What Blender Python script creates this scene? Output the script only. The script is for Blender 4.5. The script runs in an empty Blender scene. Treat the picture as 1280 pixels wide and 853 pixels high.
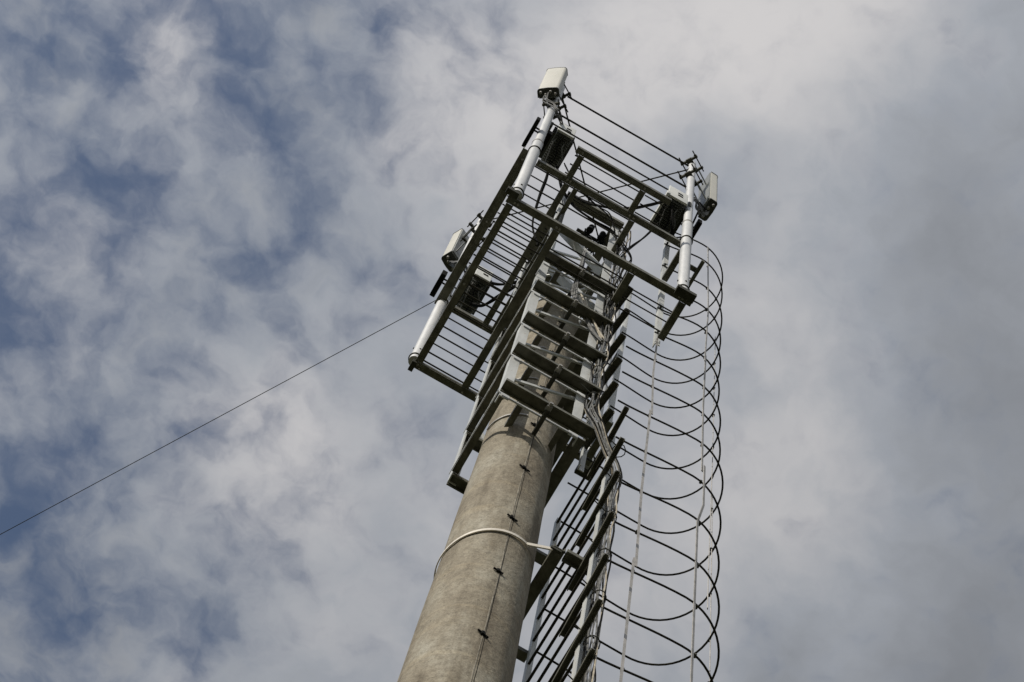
import bpy, bmesh, math, random
from mathutils import Vector, Matrix
random.seed(11)
S = bpy.context.scene
COL = S.collection
EYE = 1.6                                   # camera height above the ground

# ------------------------------------------------------------------ camera
cam = bpy.data.cameras.new('camera')
cam.lens = 84.375; cam.sensor_width = 36.0
cam.clip_start = 0.1; cam.clip_end = 5000
co = bpy.data.objects.new('camera', cam); COL.objects.link(co); S.camera = co
right = (0.86862365, -0.48792596, 0.08614648)
down = (0.49207728, 0.82921287, -0.26507728)
fwd = (0.05790432, 0.27264312, 0.96037119)
co.matrix_world = Matrix(((right[0], -down[0], -fwd[0], 0), (right[1], -down[1], -fwd[1], 0),
                          (right[2], -down[2], -fwd[2], EYE), (0, 0, 0, 1)))

# ------------------------------------------------------------------ sky, sun, exposure
SUN = Vector((-0.74, -0.50, 0.66)).normalized()     # towards the sun
elev = math.asin(SUN.z); azim = math.atan2(SUN.x, SUN.y)
w = bpy.data.worlds.new('World'); S.world = w; w.use_nodes = True
nt = w.node_tree; N = nt.nodes; Lk = nt.links
for n in list(N): N.remove(n)
def nd(t, **k):
    n = N.new(t)
    for a, b in k.items(): setattr(n, a, b)
    return n
def mth(op, a, b=None, c=None, clamp=False):
    n = nd('ShaderNodeMath', operation=op, use_clamp=clamp)
    for i, v in enumerate((a, b, c)):
        if v is None: continue
        if isinstance(v, (int, float)): n.inputs[i].default_value = v
        else: Lk.new(v, n.inputs[i])
    return n.outputs[0]
def vop(op, a, b):
    n = nd('ShaderNodeVectorMath', operation=op)
    for i, v in enumerate((a, b)):
        if isinstance(v, (tuple, list)): n.inputs[i].default_value = v
        else: Lk.new(v, n.inputs[i])
    return n
def smooth(v, lo, hi, a=0.0, b=1.0):
    n = nd('ShaderNodeMapRange', interpolation_type='SMOOTHERSTEP')
    Lk.new(v, n.inputs['Value'])
    n.inputs['From Min'].default_value = lo; n.inputs['From Max'].default_value = hi
    n.inputs['To Min'].default_value = a; n.inputs['To Max'].default_value = b
    return n.outputs['Result']
def noise(vec, scale, detail=6, rough=0.55, dist=0.0, off=(0, 0, 0)):
    v = vop('ADD', vec, off).outputs[0]
    n = nd('ShaderNodeTexNoise'); Lk.new(v, n.inputs['Vector'])
    n.inputs['Scale'].default_value = scale; n.inputs['Detail'].default_value = detail
    n.inputs['Roughness'].default_value = rough; n.inputs['Distortion'].default_value = dist
    return n
sky = nd('ShaderNodeTexSky', sky_type='NISHITA', sun_disc=False)
sky.sun_elevation = elev; sky.sun_rotation = azim
sky.altitude = 100; sky.air_density = 1.0; sky.dust_density = 1.0; sky.ozone_density = 1.0
skyc = nd('ShaderNodeMix', data_type='RGBA', blend_type='MULTIPLY'); skyc.inputs[0].default_value = 1.0
Lk.new(sky.outputs[0], skyc.inputs[6]); skyc.inputs[7].default_value = (0.078, 0.080, 0.083, 1)
tc = nd('ShaderNodeTexCoord')
sep = nd('ShaderNodeSeparateXYZ'); Lk.new(tc.outputs['Generated'], sep.inputs[0])
zc = mth('MAXIMUM', sep.outputs[2], 0.05)
comb = nd('ShaderNodeCombineXYZ')
Lk.new(mth('DIVIDE', sep.outputs[0], zc), comb.inputs[0]); Lk.new(mth('DIVIDE', sep.outputs[1], zc), comb.inputs[1])
flat = comb.outputs[0]                      # position on a flat cloud deck overhead
wn = noise(flat, 15, 5, 0.5)
warp = vop('SCALE', vop('SUBTRACT', wn.outputs['Color'], (0.5, 0.5, 0.5)).outputs[0], (0, 0, 0)); warp.inputs['Scale'].default_value = 0.034
P = vop('ADD', flat, warp.outputs[0]).outputs[0]
warp2 = nd('ShaderNodeVectorMath', operation='SCALE'); Lk.new(vop('SUBTRACT', noise(flat, 45, 4, 0.5, 0, (5, 5, 5)).outputs['Color'], (0.5, 0.5, 0.5)).outputs[0], warp2.inputs[0]); warp2.inputs['Scale'].default_value = 0.022
P = vop('ADD', P, warp2.outputs[0]).outputs[0]
BLUE = [(-0.141, 0.257, 0.0086, 0.8), (-0.176, 0.277, 0.0086, 0.5), (-0.13, 0.311, 0.0115, 1), (-0.104, 0.238, 0.0085, 0.6), (-0.079, 0.248, 0.0105, 0.55), (-0.045, 0.236, 0.011, 0.4), (-0.058, 0.275, 0.018, 0.3), (-0.155, 0.40, 0.022, 0.3), (-0.11, 0.475, 0.022, 0.45), (-0.02, 0.50, 0.02, 0.3), (-0.003, 0.285, 0.0144, 0.3), (-0.097, 0.428, 0.0144, 0.55), (-0.095, 0.469, 0.0101, 0.85), (-0.072, 0.491, 0.0151, 0.7), (0.009, 0.464, 0.0122, 1.0), (-0.007, 0.443, 0.0086, 0.7), (-0.044, 0.401, 0.0108, 0.5), (0.061, 0.388, 0.0101, 0.6), (0.044, 0.342, 0.0151, 0.4), (-0.063, 0.423, 0.0108, 0.3), (-0.132, 0.391, 0.0101, 0.4), (0.02, 0.429, 0.0144, 0.45)]
GREY = [(0.101, 0.124, 0.0611, 0.5), (0.055, 0.132, 0.0431, 0.25), (0.069, 0.175, 0.0323, -0.25), (0.105, 0.183, 0.0216, -0.35), (0.18, 0.114, 0.0467, -0.32), (0.188, 0.189, 0.0323, -0.15), (0.254, 0.199, 0.0395, -0.25), (0.192, 0.262, 0.0467, 0.2), (0.232, 0.356, 0.0216, -0.3), (0.311, 0.303, 0.0323, -0.3), (-0.128, 0.245, 0.0162, 0.4), (-0.011, 0.383, 0.0287, 0.35), (-0.016, 0.204, 0.0395, 0.25), (-0.137, 0.348, 0.0251, 0.2)]
def blobs(L, grow):
    tot = None
    for (bx, by, s, wt) in L:
        d = vop('DISTANCE', P, (bx, by, 0)); d = d.outputs['Value']
        q = mth('DIVIDE', d, s * grow); q = mth('MULTIPLY', q, q)
        g = mth('EXPONENT', mth('MULTIPLY', q, -0.5))
        tot = mth('MULTIPLY', g, wt) if tot is None else mth('MULTIPLY_ADD', g, wt, tot)
    return tot
bb = blobs(BLUE, 1.0); gg = blobs(GREY, 1.0)
n1 = noise(P, 30, 6, 0.55, 0.0, (6.1, 2.7, 0)).outputs[0]
n2 = noise(P, 7, 5, 0.5, 0.0, (8.3, 4.4, 0)).outputs[0]
n3 = noise(P, 50, 5, 0.5, 0.1, (1.3, 9.4, 0)).outputs[0]
# how open the cloud is: placed gaps + noise, thinning towards -x where the deck breaks up
openness = smooth(sep.outputs[0], -0.14, 0.12, 0.62, -0.22)
t = mth('ADD', mth('MULTIPLY', bb, 0.80), openness)
t = mth('ADD', t, mth('MULTIPLY', mth('SUBTRACT', n1, 0.5), 2.4))
t = mth('ADD', t, mth('MULTIPLY', mth('SUBTRACT', n3, 0.5), 1.15))
gap = smooth(t, -0.50, 1.60, 0.0, 0.94)
b = mth('MULTIPLY_ADD', gg, 1.0, mth('MULTIPLY', mth('SUBTRACT', n2, 0.5), 1.0))
b = mth('ADD', b, mth('MULTIPLY', mth('SUBTRACT', n1, 0.5), 0.55))
ramp = nd('ShaderNodeValToRGB'); Lk.new(smooth(b, -0.75, 0.75), ramp.inputs[0])
cr = ramp.color_ramp
cr.elements[0].position = 0.0; cr.elements[0].color = (0.225, 0.238, 0.262, 1)
cr.elements[1].position = 1.0; cr.elements[1].color = (0.600, 0.585, 0.585, 1)
e = cr.elements.new(0.5); e.color = (0.356, 0.376, 0.412, 1)
# the overcast is brighter towards the sun and darker away from it
sd = nd('ShaderNodeVectorMath', operation='DOT_PRODUCT'); Lk.new(tc.outputs['Generated'], sd.inputs[0]); sd.inputs[1].default_value = SUN
glow = mth('MAXIMUM', mth('MULTIPLY_ADD', mth('SUBTRACT', sd.outputs['Value'], 0.41), 0.62, 1.0), 0.32)
lit = nd('ShaderNodeVectorMath', operation='SCALE'); Lk.new(ramp.outputs[0], lit.inputs[0]); Lk.new(glow, lit.inputs['Scale'])
mixs = nd('ShaderNodeMix', data_type='RGBA'); Lk.new(gap, mixs.inputs[0])
Lk.new(lit.outputs[0], mixs.inputs[6]); Lk.new(skyc.outputs[2], mixs.inputs[7])
bg = nd('ShaderNodeBackground'); Lk.new(mixs.outputs[2], bg.inputs[0]); bg.inputs[1].default_value = 1.0
out = nd('ShaderNodeOutputWorld'); Lk.new(bg.outputs[0], out.inputs[0])

sl = bpy.data.lights.new('sun', 'SUN'); sl.energy = 3.8; sl.angle = math.radians(0.8); sl.color = (1.0, 0.94, 0.84)
so = bpy.data.objects.new('sun', sl); COL.objects.link(so)
so.rotation_euler = (-SUN).to_track_quat('-Z', 'Y').to_euler()
S.view_settings.view_transform = 'Standard'; S.view_settings.look = 'None'
S.view_settings.exposure = 0.0; S.view_settings.gamma = 1.0; S.view_settings.use_curve_mapping = False

# ------------------------------------------------------------------ materials
def material(name, ca, cb, scale=8, rough=0.6, metal=0.0, bump=0.1, bscale=60, detail=6, stretch=(1, 1, 1), cc=None, lo=0.35, hi=0.65):
    m = bpy.data.materials.new(name); m.use_nodes = True
    T = m.node_tree; n = T.nodes; bs = n['Principled BSDF']
    tcn = n.new('ShaderNodeTexCoord'); mp = n.new('ShaderNodeMapping'); mp.inputs['Scale'].default_value = stretch
    geo = n.new('ShaderNodeNewGeometry')
    T.links.new(geo.outputs['Position'], mp.inputs[0])
    no = n.new('ShaderNodeTexNoise'); T.links.new(mp.outputs[0], no.inputs['Vector'])
    no.inputs['Scale'].default_value = scale; no.inputs['Detail'].default_value = detail; no.inputs['Roughness'].default_value = 0.65
    rp = n.new('ShaderNodeValToRGB'); T.links.new(no.outputs[0], rp.inputs[0])
    rp.color_ramp.elements[0].position = lo; rp.color_ramp.elements[0].color = (*ca, 1)
    rp.color_ramp.elements[1].position = hi; rp.color_ramp.elements[1].color = (*cb, 1)
    src = rp.outputs[0]
    if cc:
        n2 = n.new('ShaderNodeTexNoise'); T.links.new(geo.outputs['Position'], n2.inputs['Vector'])
        n2.inputs['Scale'].default_value = scale * 3.7; n2.inputs['Detail'].default_value = 8
        r2 = n.new('ShaderNodeValToRGB'); T.links.new(n2.outputs[0], r2.inputs[0])
        r2.color_ramp.elements[0].position = 0.64; r2.color_ramp.elements[0].color = (0, 0, 0, 1)
        r2.color_ramp.elements[1].position = 0.78; r2.color_ramp.elements[1].color = (1, 1, 1, 1)
        mx = n.new('ShaderNodeMix'); mx.data_type = 'RGBA'; T.links.new(r2.outputs[0], mx.inputs[0])
        T.links.new(src, mx.inputs[6]); mx.inputs[7].default_value = (*cc, 1); src = mx.outputs[2]
    T.links.new(src, bs.inputs['Base Color'])
    bs.inputs['Roughness'].default_value = rough; bs.inputs['Metallic'].default_value = metal
    if bump:
        nb = n.new('ShaderNodeTexNoise'); T.links.new(geo.outputs['Position'], nb.inputs['Vector'])
        nb.inputs['Scale'].default_value = bscale; nb.inputs['Detail'].default_value = 6
        bp = n.new('ShaderNodeBump'); bp.inputs['Strength'].default_value = bump; bp.inputs['Distance'].default_value = 0.01
        T.links.new(nb.outputs[0], bp.inputs['Height']); T.links.new(bp.outputs[0], bs.inputs['Normal'])
    return m
M = {}
M['steel'] = material('weathered_steel', (0.070, 0.068, 0.050), (0.170, 0.166, 0.132), 17, 0.55, 0.15, 0.15, cc=(0.12, 0.10, 0.07))
M['post'] = material('pale_galvanised_steel', (0.48, 0.49, 0.48), (0.66, 0.67, 0.65), 10, 0.5, 0.15, 0.12, cc=(0.42, 0.34, 0.27), stretch=(1, 1, .3))
M['pipe'] = material('galvanised_pipe', (0.48, 0.49, 0.50), (0.66, 0.66, 0.655), 9, 0.45, 0.1, 0.0, stretch=(1, 1, .25))
M['rod'] = material('dark_rod', (0.03, 0.028, 0.022), (0.06, 0.056, 0.044), 20, 0.75, 0.1, 0.0)
M['strap'] = material('zinc_strap', (0.24, 0.235, 0.22), (0.42, 0.40, 0.38), 18, 0.5, 0.2, 0.0)
M['radome'] = material('radome', (0.50, 0.49, 0.435), (0.58, 0.565, 0.51), 5, 0.5, 0.0, 0.0, stretch=(1, 1, .4), cc=(0.52, 0.49, 0.43))
M['alu'] = material('grey_housing', (0.20, 0.21, 0.205), (0.28, 0.29, 0.28), 8, 0.5, 0.2, 0.05)
M['rru'] = material('radio_housing', (0.58, 0.59, 0.57), (0.68, 0.68, 0.65), 8, 0.5, 0.0, 0.04)
M['fin'] = material('dark_fins', (0.045, 0.048, 0.045), (0.09, 0.092, 0.085), 20, 0.5, 0.3, 0.05)
M['black'] = material('black_rubber', (0.008, 0.008, 0.008), (0.02, 0.02, 0.018), 30, 0.75, 0.0, 0.05)
M['dark'] = material('dark_bracket', (0.05, 0.05, 0.042), (0.09, 0.088, 0.07), 20, 0.55, 0.3, 0.1)
M['greycable'] = material('grey_cable', (0.07, 0.07, 0.068), (0.24, 0.24, 0.23), 30, 0.5, 0.0, 0.05)
M['palecable'] = material('pale_cable', (0.30, 0.26, 0.19), (0.48, 0.43, 0.34), 40, 0.5, 0.0, 0.05)
M['band'] = material('bright_band', (0.66, 0.60, 0.50), (0.78, 0.72, 0.62), 20, 0.35, 0.1, 0.04)
M['seam'] = material('seam_mortar', (0.14, 0.12, 0.09), (0.34, 0.31, 0.25), 40, 0.9, 0.0, 0.5, stretch=(1, 1, .6))
M['grass'] = material('grass_ground', (0.028, 0.031, 0.013), (0.06, 0.06, 0.026), 0.6, 0.95, 0.0, 0.4, 8)

for k in ('black', 'rod', 'dark', 'greycable'):
    M[k].node_tree.nodes['Principled BSDF'].inputs['Specular IOR Level'].default_value = 0.03 if k != 'greycable' else 0.2

def concrete():
    m = bpy.data.materials.new('spun_concrete'); m.use_nodes = True
    T = m.node_tree; n = T.nodes; L = T.links; bs = n['Principled BSDF']
    g = n.new('ShaderNodeNewGeometry')
    def nz(scale, st=(1, 1, 1), det=8, rough=0.6, loc=(0, 0, 0)):
        mp = n.new('ShaderNodeMapping'); mp.inputs['Scale'].default_value = st; mp.inputs['Location'].default_value = loc
        L.new(g.outputs['Position'], mp.inputs[0])
        t = n.new('ShaderNodeTexNoise'); L.new(mp.outputs[0], t.inputs['Vector'])
        t.inputs['Scale'].default_value = scale; t.inputs['Detail'].default_value = det; t.inputs['Roughness'].default_value = rough
        return t.outputs[0]
    def ramp(v, stops):
        r = n.new('ShaderNodeValToRGB'); L.new(v, r.inputs[0]); c = r.color_ramp
        while len(c.elements) < len(stops): c.elements.new(0.5)
        for e, (p, col) in zip(c.elements, stops): e.position = p; e.color = (*col, 1)
        return r.outputs[0]
    def mix(f, a, b, mode='MIX'):
        x = n.new('ShaderNodeMix'); x.data_type = 'RGBA'; x.blend_type = mode
        if isinstance(f, float): x.inputs[0].default_value = f
        else: L.new(f, x.inputs[0])
        for i, v in ((6, a), (7, b)):
            if isinstance(v, tuple): x.inputs[i].default_value = (*v, 1)
            else: L.new(v, x.inputs[i])
        return x.outputs[2]
    base = ramp(nz(5, (1, 1, .45)), [(0.32, (0.200, 0.168, 0.118)), (0.5, (0.285, 0.250, 0.186)), (0.68, (0.37, 0.345, 0.28))])
    fine = ramp(nz(34, (1, 1, .7), 12, 0.8), [(0.35, (0.50, 0.48, 0.44)), (0.55, (1, 1, 1)), (0.75, (1.15, 1.13, 1.08))])
    c = mix(0.8, base, fine, 'MULTIPLY')
    streak = ramp(nz(14, (1, 1, .10), 6, 0.6, (3, 1, 2)), [(0.50, (0, 0, 0)), (0.68, (1, 1, 1))])
    c = mix(streak, c, mix(1.0, c, (0.66, 0.63, 0.58), 'MULTIPLY'))
    blot = ramp(nz(9, (1, 1, .8), 10, 0.75, (7, 3, 5)), [(0.60, (0, 0, 0)), (0.70, (1, 1, 1))])
    c = mix(blot, c, mix(1.0, c, (0.62, 0.60, 0.56), 'MULTIPLY'))
    hoopn = ramp(nz(4, (.25, .25, 3.2), 5, 0.5, (1, 5, 9)), [(0.58, (0, 0, 0)), (0.66, (1, 1, 1))])
    c = mix(hoopn, c, mix(1.0, c, (1.14, 1.12, 1.08), 'MULTIPLY'))
    grit = ramp(nz(130, (1, 1, 1), 4, 0.7, (2, 8, 4)), [(0.36, (0.66, 0.64, 0.60)), (0.52, (1, 1, 1)), (0.72, (1.12, 1.10, 1.06))])
    c = mix(0.8, c, grit, 'MULTIPLY')
    pits = ramp(nz(70, (1, 1, 1), 3, 0.5, (9, 2, 7)), [(0.68, (0, 0, 0)), (0.72, (1, 1, 1))])
    c = mix(pits, c, mix(1.0, c, (0.45, 0.43, 0.40), 'MULTIPLY'))
    # damp stain following the mould seam, broken up along its length
    sx = n.new('ShaderNodeSeparateXYZ'); L.new(g.outputs['Position'], sx.inputs[0])
    def m1(op, a, b=None):
        q = n.new('ShaderNodeMath'); q.operation = op; q.use_clamp = False
        for i, v in enumerate((a, b)):
            if v is None: continue
            if isinstance(v, (int, float)): q.inputs[i].default_value = v
            else: L.new(v, q.inputs[i])
        return q.outputs[0]
    wob = m1('MULTIPLY', m1('SUBTRACT', nz(3.5, (0.2, 0.2, 1), 5, 0.6, (4, 4, 1)), 0.5), 0.06)
    dx = m1('ABSOLUTE', m1('SUBTRACT', m1('SUBTRACT', sx.outputs[0], 0.955), wob))
    near = m1('MAXIMUM', m1('SUBTRACT', 1.0, m1('DIVIDE', dx, 0.035)), 0.0)
    front = m1('LESS_THAN', sx.outputs[1], 3.5)
    brk = ramp(nz(6, (1, 1, .8), 8, 0.7, (1, 1, 6)), [(0.42, (0, 0, 0)), (0.62, (1, 1, 1))])
    bw = n.new('ShaderNodeRGBToBW'); L.new(brk, bw.inputs[0])
    c = mix(m1('MULTIPLY', m1('MULTIPLY', near, front), bw.outputs[0]), c, mix(1.0, c, (0.50, 0.47, 0.42), 'MULTIPLY'))
    L.new(c, bs.inputs['Base Color']); bs.inputs['Roughness'].default_value = 0.85
    bp = n.new('ShaderNodeBump'); bp.inputs['Strength'].default_value = 0.7; bp.inputs['Distance'].default_value = 0.012
    L.new(nz(26, (1, 1, .8), 10, 0.7), bp.inputs['Height']); L.new(bp.outputs[0], bs.inputs['Normal'])
    return m
M['concrete'] = concrete()

# ------------------------------------------------------------------ helpers
def V(p): return Vector((p[0], p[1], p[2] + EYE))      # heights below are measured from the eye
def link(name, bm, mat, parent=None, smooth_=False):
    bmesh.ops.recalc_face_normals(bm, faces=bm.faces)
    me = bpy.data.meshes.new(name); bm.to_mesh(me); bm.free()
    if isinstance(mat, (list, tuple)):
        for m_ in mat: me.materials.append(m_)
    else: me.materials.append(mat)
    if smooth_:
        for p in me.polygons: p.use_smooth = True
        me.set_sharp_from_angle(angle=math.radians(38))
    o = bpy.data.objects.new(name, me); COL.objects.link(o)
    if parent is not None:
        o.parent = parent
        o.matrix_parent_inverse = parent.matrix_world.inverted() if parent.type != 'EMPTY' else Matrix.Translation(-Vector(parent.location))
    return o
def thing(name, label, cat, base, group=None):
    o = bpy.data.objects.new(name, None); COL.objects.link(o); o.location = V(base); o.empty_display_size = 0.1
    o['label'] = label; o['category'] = cat
    if group: o['group'] = group
    return o
def tag(o, label, cat, group=None, kind=None):
    if label: o['label'] = label
    if cat: o['category'] = cat
    if group: o['group'] = group
    if kind: o['kind'] = kind
    return o
def beam(bm, p0, p1, prof, up=(0, 0, 1)):
    a, b_ = V(p0), V(p1); d = (b_ - a).normalized(); u = Vector(up)
    s = d.cross(u).normalized(); u = s.cross(d).normalized()
    r0 = [bm.verts.new(a + s * x + u * y) for x, y in prof]
    r1 = [bm.verts.new(b_ + s * x + u * y) for x, y in prof]
    n = len(prof)
    for i in range(n): bm.faces.new((r0[i], r0[(i + 1) % n], r1[(i + 1) % n], r1[i]))
    bm.faces.new(r0); bm.faces.new(list(reversed(r1)))
def rect(w_, h_): return [(-w_ / 2, -h_ / 2), (w_ / 2, -h_ / 2), (w_ / 2, h_ / 2), (-w_ / 2, h_ / 2)]
def chan(w_, h_, t_=.006, sgn=1):          # flanges up (sgn 1) or down (-1)
    s = sgn
    return [(-w_ / 2, 0), (w_ / 2, 0), (w_ / 2, s * h_), (w_ / 2 - t_, s * h_), (w_ / 2 - t_, s * t_), (-w_ / 2 + t_, s * t_), (-w_ / 2 + t_, s * h_), (-w_ / 2, s * h_)]
def ang(w_, h_, t_=.006, sx=1, sy=1):       # L: leg along +sx, leg along +sy
    return [(0, 0), (sx * w_, 0), (sx * w_, sy * t_), (sx * t_, sy * t_), (sx * t_, sy * h_), (0, sy * h_)]
def box(bm, c, size, rz=0.0, bev=0.0, tilt=None):
    b2 = bmesh.new(); bmesh.ops.create_cube(b2, size=1.0)
    bmesh.ops.scale(b2, vec=size, verts=b2.verts)
    if bev: bmesh.ops.bevel(b2, geom=list(b2.edges), offset=bev, segments=3, affect='EDGES', profile=0.6)
    m = Matrix.Translation(V(c)) @ Matrix.Rotation(rz, 4, 'Z')
    if tilt: m = m @ Matrix.Rotation(tilt[1], 4, tilt[0])
    bmesh.ops.transform(b2, matrix=m, verts=b2.verts)
    mp = {v: bm.verts.new(v.co) for v in b2.verts}
    for f in b2.faces: bm.faces.new([mp[v] for v in f.verts])
    b2.free()
def tube(bm, pts, r, seg=8, closed=False, r2=None, world=False):
    pts = [Vector(p) if world else V(p) for p in pts]; n = len(pts); rings = []
    ref = None
    for i, p in enumerate(pts):
        a = pts[(i - 1) % n] if (closed or i > 0) else p; b_ = pts[(i + 1) % n] if (closed or i < n - 1) else p
        d = (b_ - a).normalized()
        if ref is None: ref = d.orthogonal().normalized()
        ref = (ref - d * ref.dot(d)).normalized(); s = d.cross(ref)
        rr = r if r2 is None else r + (r2 - r) * i / (n - 1)
        rings.append([bm.verts.new(p + (ref * math.cos(2 * math.pi * k / seg) + s * math.sin(2 * math.pi * k / seg)) * rr) for k in range(seg)])
    for i in range(n if closed else n - 1):
        A, B = rings[i], rings[(i + 1) % n]
        for k in range(seg): bm.faces.new((A[k], A[(k + 1) % seg], B[(k + 1) % seg], B[k]))
    if not closed:
        bm.faces.new(list(reversed(rings[0]))); bm.faces.new(rings[-1])
def spline(ctrl, n=8, jit=0.0):
    c = [Vector(p) for p in ctrl]; c = [c[0]] + c + [c[-1]]; o = []
    for i in range(1, len(c) - 2):
        for k in range(n):
            t = k / n; a, b_, d, e_ = c[i - 1], c[i], c[i + 1], c[i + 2]
            o.append(0.5 * ((2 * b_) + (d - a) * t + (2 * a - 5 * b_ + 4 * d - e_) * t * t + (3 * b_ - a - 3 * d + e_) * t ** 3))
    o.append(c[-2])
    if jit: o = [p + Vector([random.uniform(-jit, jit) for _ in range(3)]) for p in o]
    return o
def B(): return bmesh.new()
def part(name, fn, mat, parent, sm=False):
    bm = B(); fn(bm); return link(name, bm, mat, parent, sm)

# ------------------------------------------------------------------ ground
bm = B(); R_ = 600
bm.faces.new([bm.verts.new((x, y, 0)) for x, y in ((-R_, -R_), (R_, -R_), (R_, R_), (-R_, R_))])
tag(link('ground', bm, M['grass']), None, None, kind='structure')

# ------------------------------------------------------------------ concrete pole
AX, AY, TOP = 0.943, 3.53, 13.22
def prad(h): return 0.2035 - 0.0108 * (h - 8)
pole = thing('concrete_pole', 'tall tapering spun concrete pole with a bolted seam, carrying the steel headframe', 'pole', (AX, AY, -EYE))
bm = B(); hs = [-EYE + 0.15 * i for i in range(int((TOP + EYE) / 0.15))] + [TOP]; rings = []
for h in hs:
    rings.append([bm.verts.new(V((AX + (prad(h) + .0012 * math.sin(5 * h + k)) * math.cos(2 * math.pi * k / 72), AY + prad(h) * math.sin(2 * math.pi * k / 72), h))) for k in range(72)])
for a, b_ in zip(rings, rings[1:]):
    for k in range(72): bm.faces.new((a[k], a[(k + 1) % 72], b_[(k + 1) % 72], b_[k]))
bm.faces.new(rings[-1])
link('shaft', bm, M['concrete'], pole, True)
def seam(bm):
    pts = []
    n = 180; rs = random.Random(5); prev = None
    for i in range(n + 1):
        h = 1.0 + (TOP - 1.0) * i / n; r = prad(h)
        wv = .003 * math.sin(3.1 * h) + rs.uniform(-.0012, .0012); ww = rs.uniform(.0025, .0045)
        y = AY - r
        ring = [bm.verts.new(V((AX + wv + dx, y + dy, h))) for dx, dy in ((-ww, .004), (-ww * .6, -.0016), (ww * .5, -.0016), (ww, .004))]
        if prev:
            for k in range(3): bm.faces.new((prev[k], prev[k + 1], ring[k + 1], ring[k]))
        prev = ring
part('seam', seam, M['seam'], pole)
def crack(bm):       # open joint line just beside the mortar
    rs = random.Random(8)
    pts = []
    for i in range(120):
        h = 4.0 + (TOP - 4.0) * i / 119
        pts.append((AX + .0085 + rs.uniform(-.0012, .0012), AY - prad(h) + .0005, h))
    tube(bm, pts, .0013, 5)
part('seam_joint', crack, M['black'], pole)
h = 12.69
while h > 1:
    def f(bm, h=h):
        rs = random.Random(int(h * 100)); h += rs.uniform(-.02, .02)
        y = AY - prad(h)
        tube(bm, [(AX - .020 - rs.uniform(0, .008), y - .005, h + rs.uniform(.0, .014)), (AX + .018 + rs.uniform(0, .01), y - .005, h - rs.uniform(.0, .012))], .0045, 8)
        box(bm, (AX - .004, y - .004, h + .004), (.014, .014, .024), rs.uniform(-.3, .3), .003)
        tube(bm, [(AX + .004, y, h + .002), (AX + .016, y - .009, h - .014)], .003, 6)
    part('seam_bolt', f, M['black'], pole)
    h -= 0.655

# bright clamp band round the shaft
bh = 9.11
band = thing('clamp_band', 'bright flat metal band strapped round the concrete pole below the headframe', 'metal band', (AX, AY, bh))
def f(bm):
    n = 60; r = prad(bh) + .004; A = []
    for k in range(n + 1):                  # from the seam side round the back to the ladder side
        a = math.radians(-62 - 300 * k / n)
        z = bh + .150 * max(0.0, 1 - k / 22) ** 1.4 - .01 * math.sin(a)
        A.append([bm.verts.new(V((AX + (r + dr) * math.cos(a), AY + (r + dr) * math.sin(a), z + dz))) for dr, dz in ((0, -.011), (.005, -.011), (.005, .011), (0, .011))])
    for p, q in zip(A, A[1:]):
        for j in range(4): bm.faces.new((p[j], p[(j + 1) % 4], q[(j + 1) % 4], q[j]))
part('strap', f, M['band'], band)
ra = prad(bh) + .0065; ta = math.radians(-62)
TX, TY = AX + ra * math.cos(ta), AY + ra * math.sin(ta)
part('strap_tail', lambda bm: beam(bm, (TX - .004, TY - .001, bh + .152), (1.142, 3.345, bh + .225), rect(.006, .022)), M['band'], band)
def f(bm):
    tube(bm, [(1.142, 3.345, bh + .225), (1.20, 3.335, bh + .24)], .006, 8)
    box(bm, (1.160, 3.342, bh + .23), (.05, .014, .018))
part('tension_bolt', f, M['dark'], band)

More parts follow.
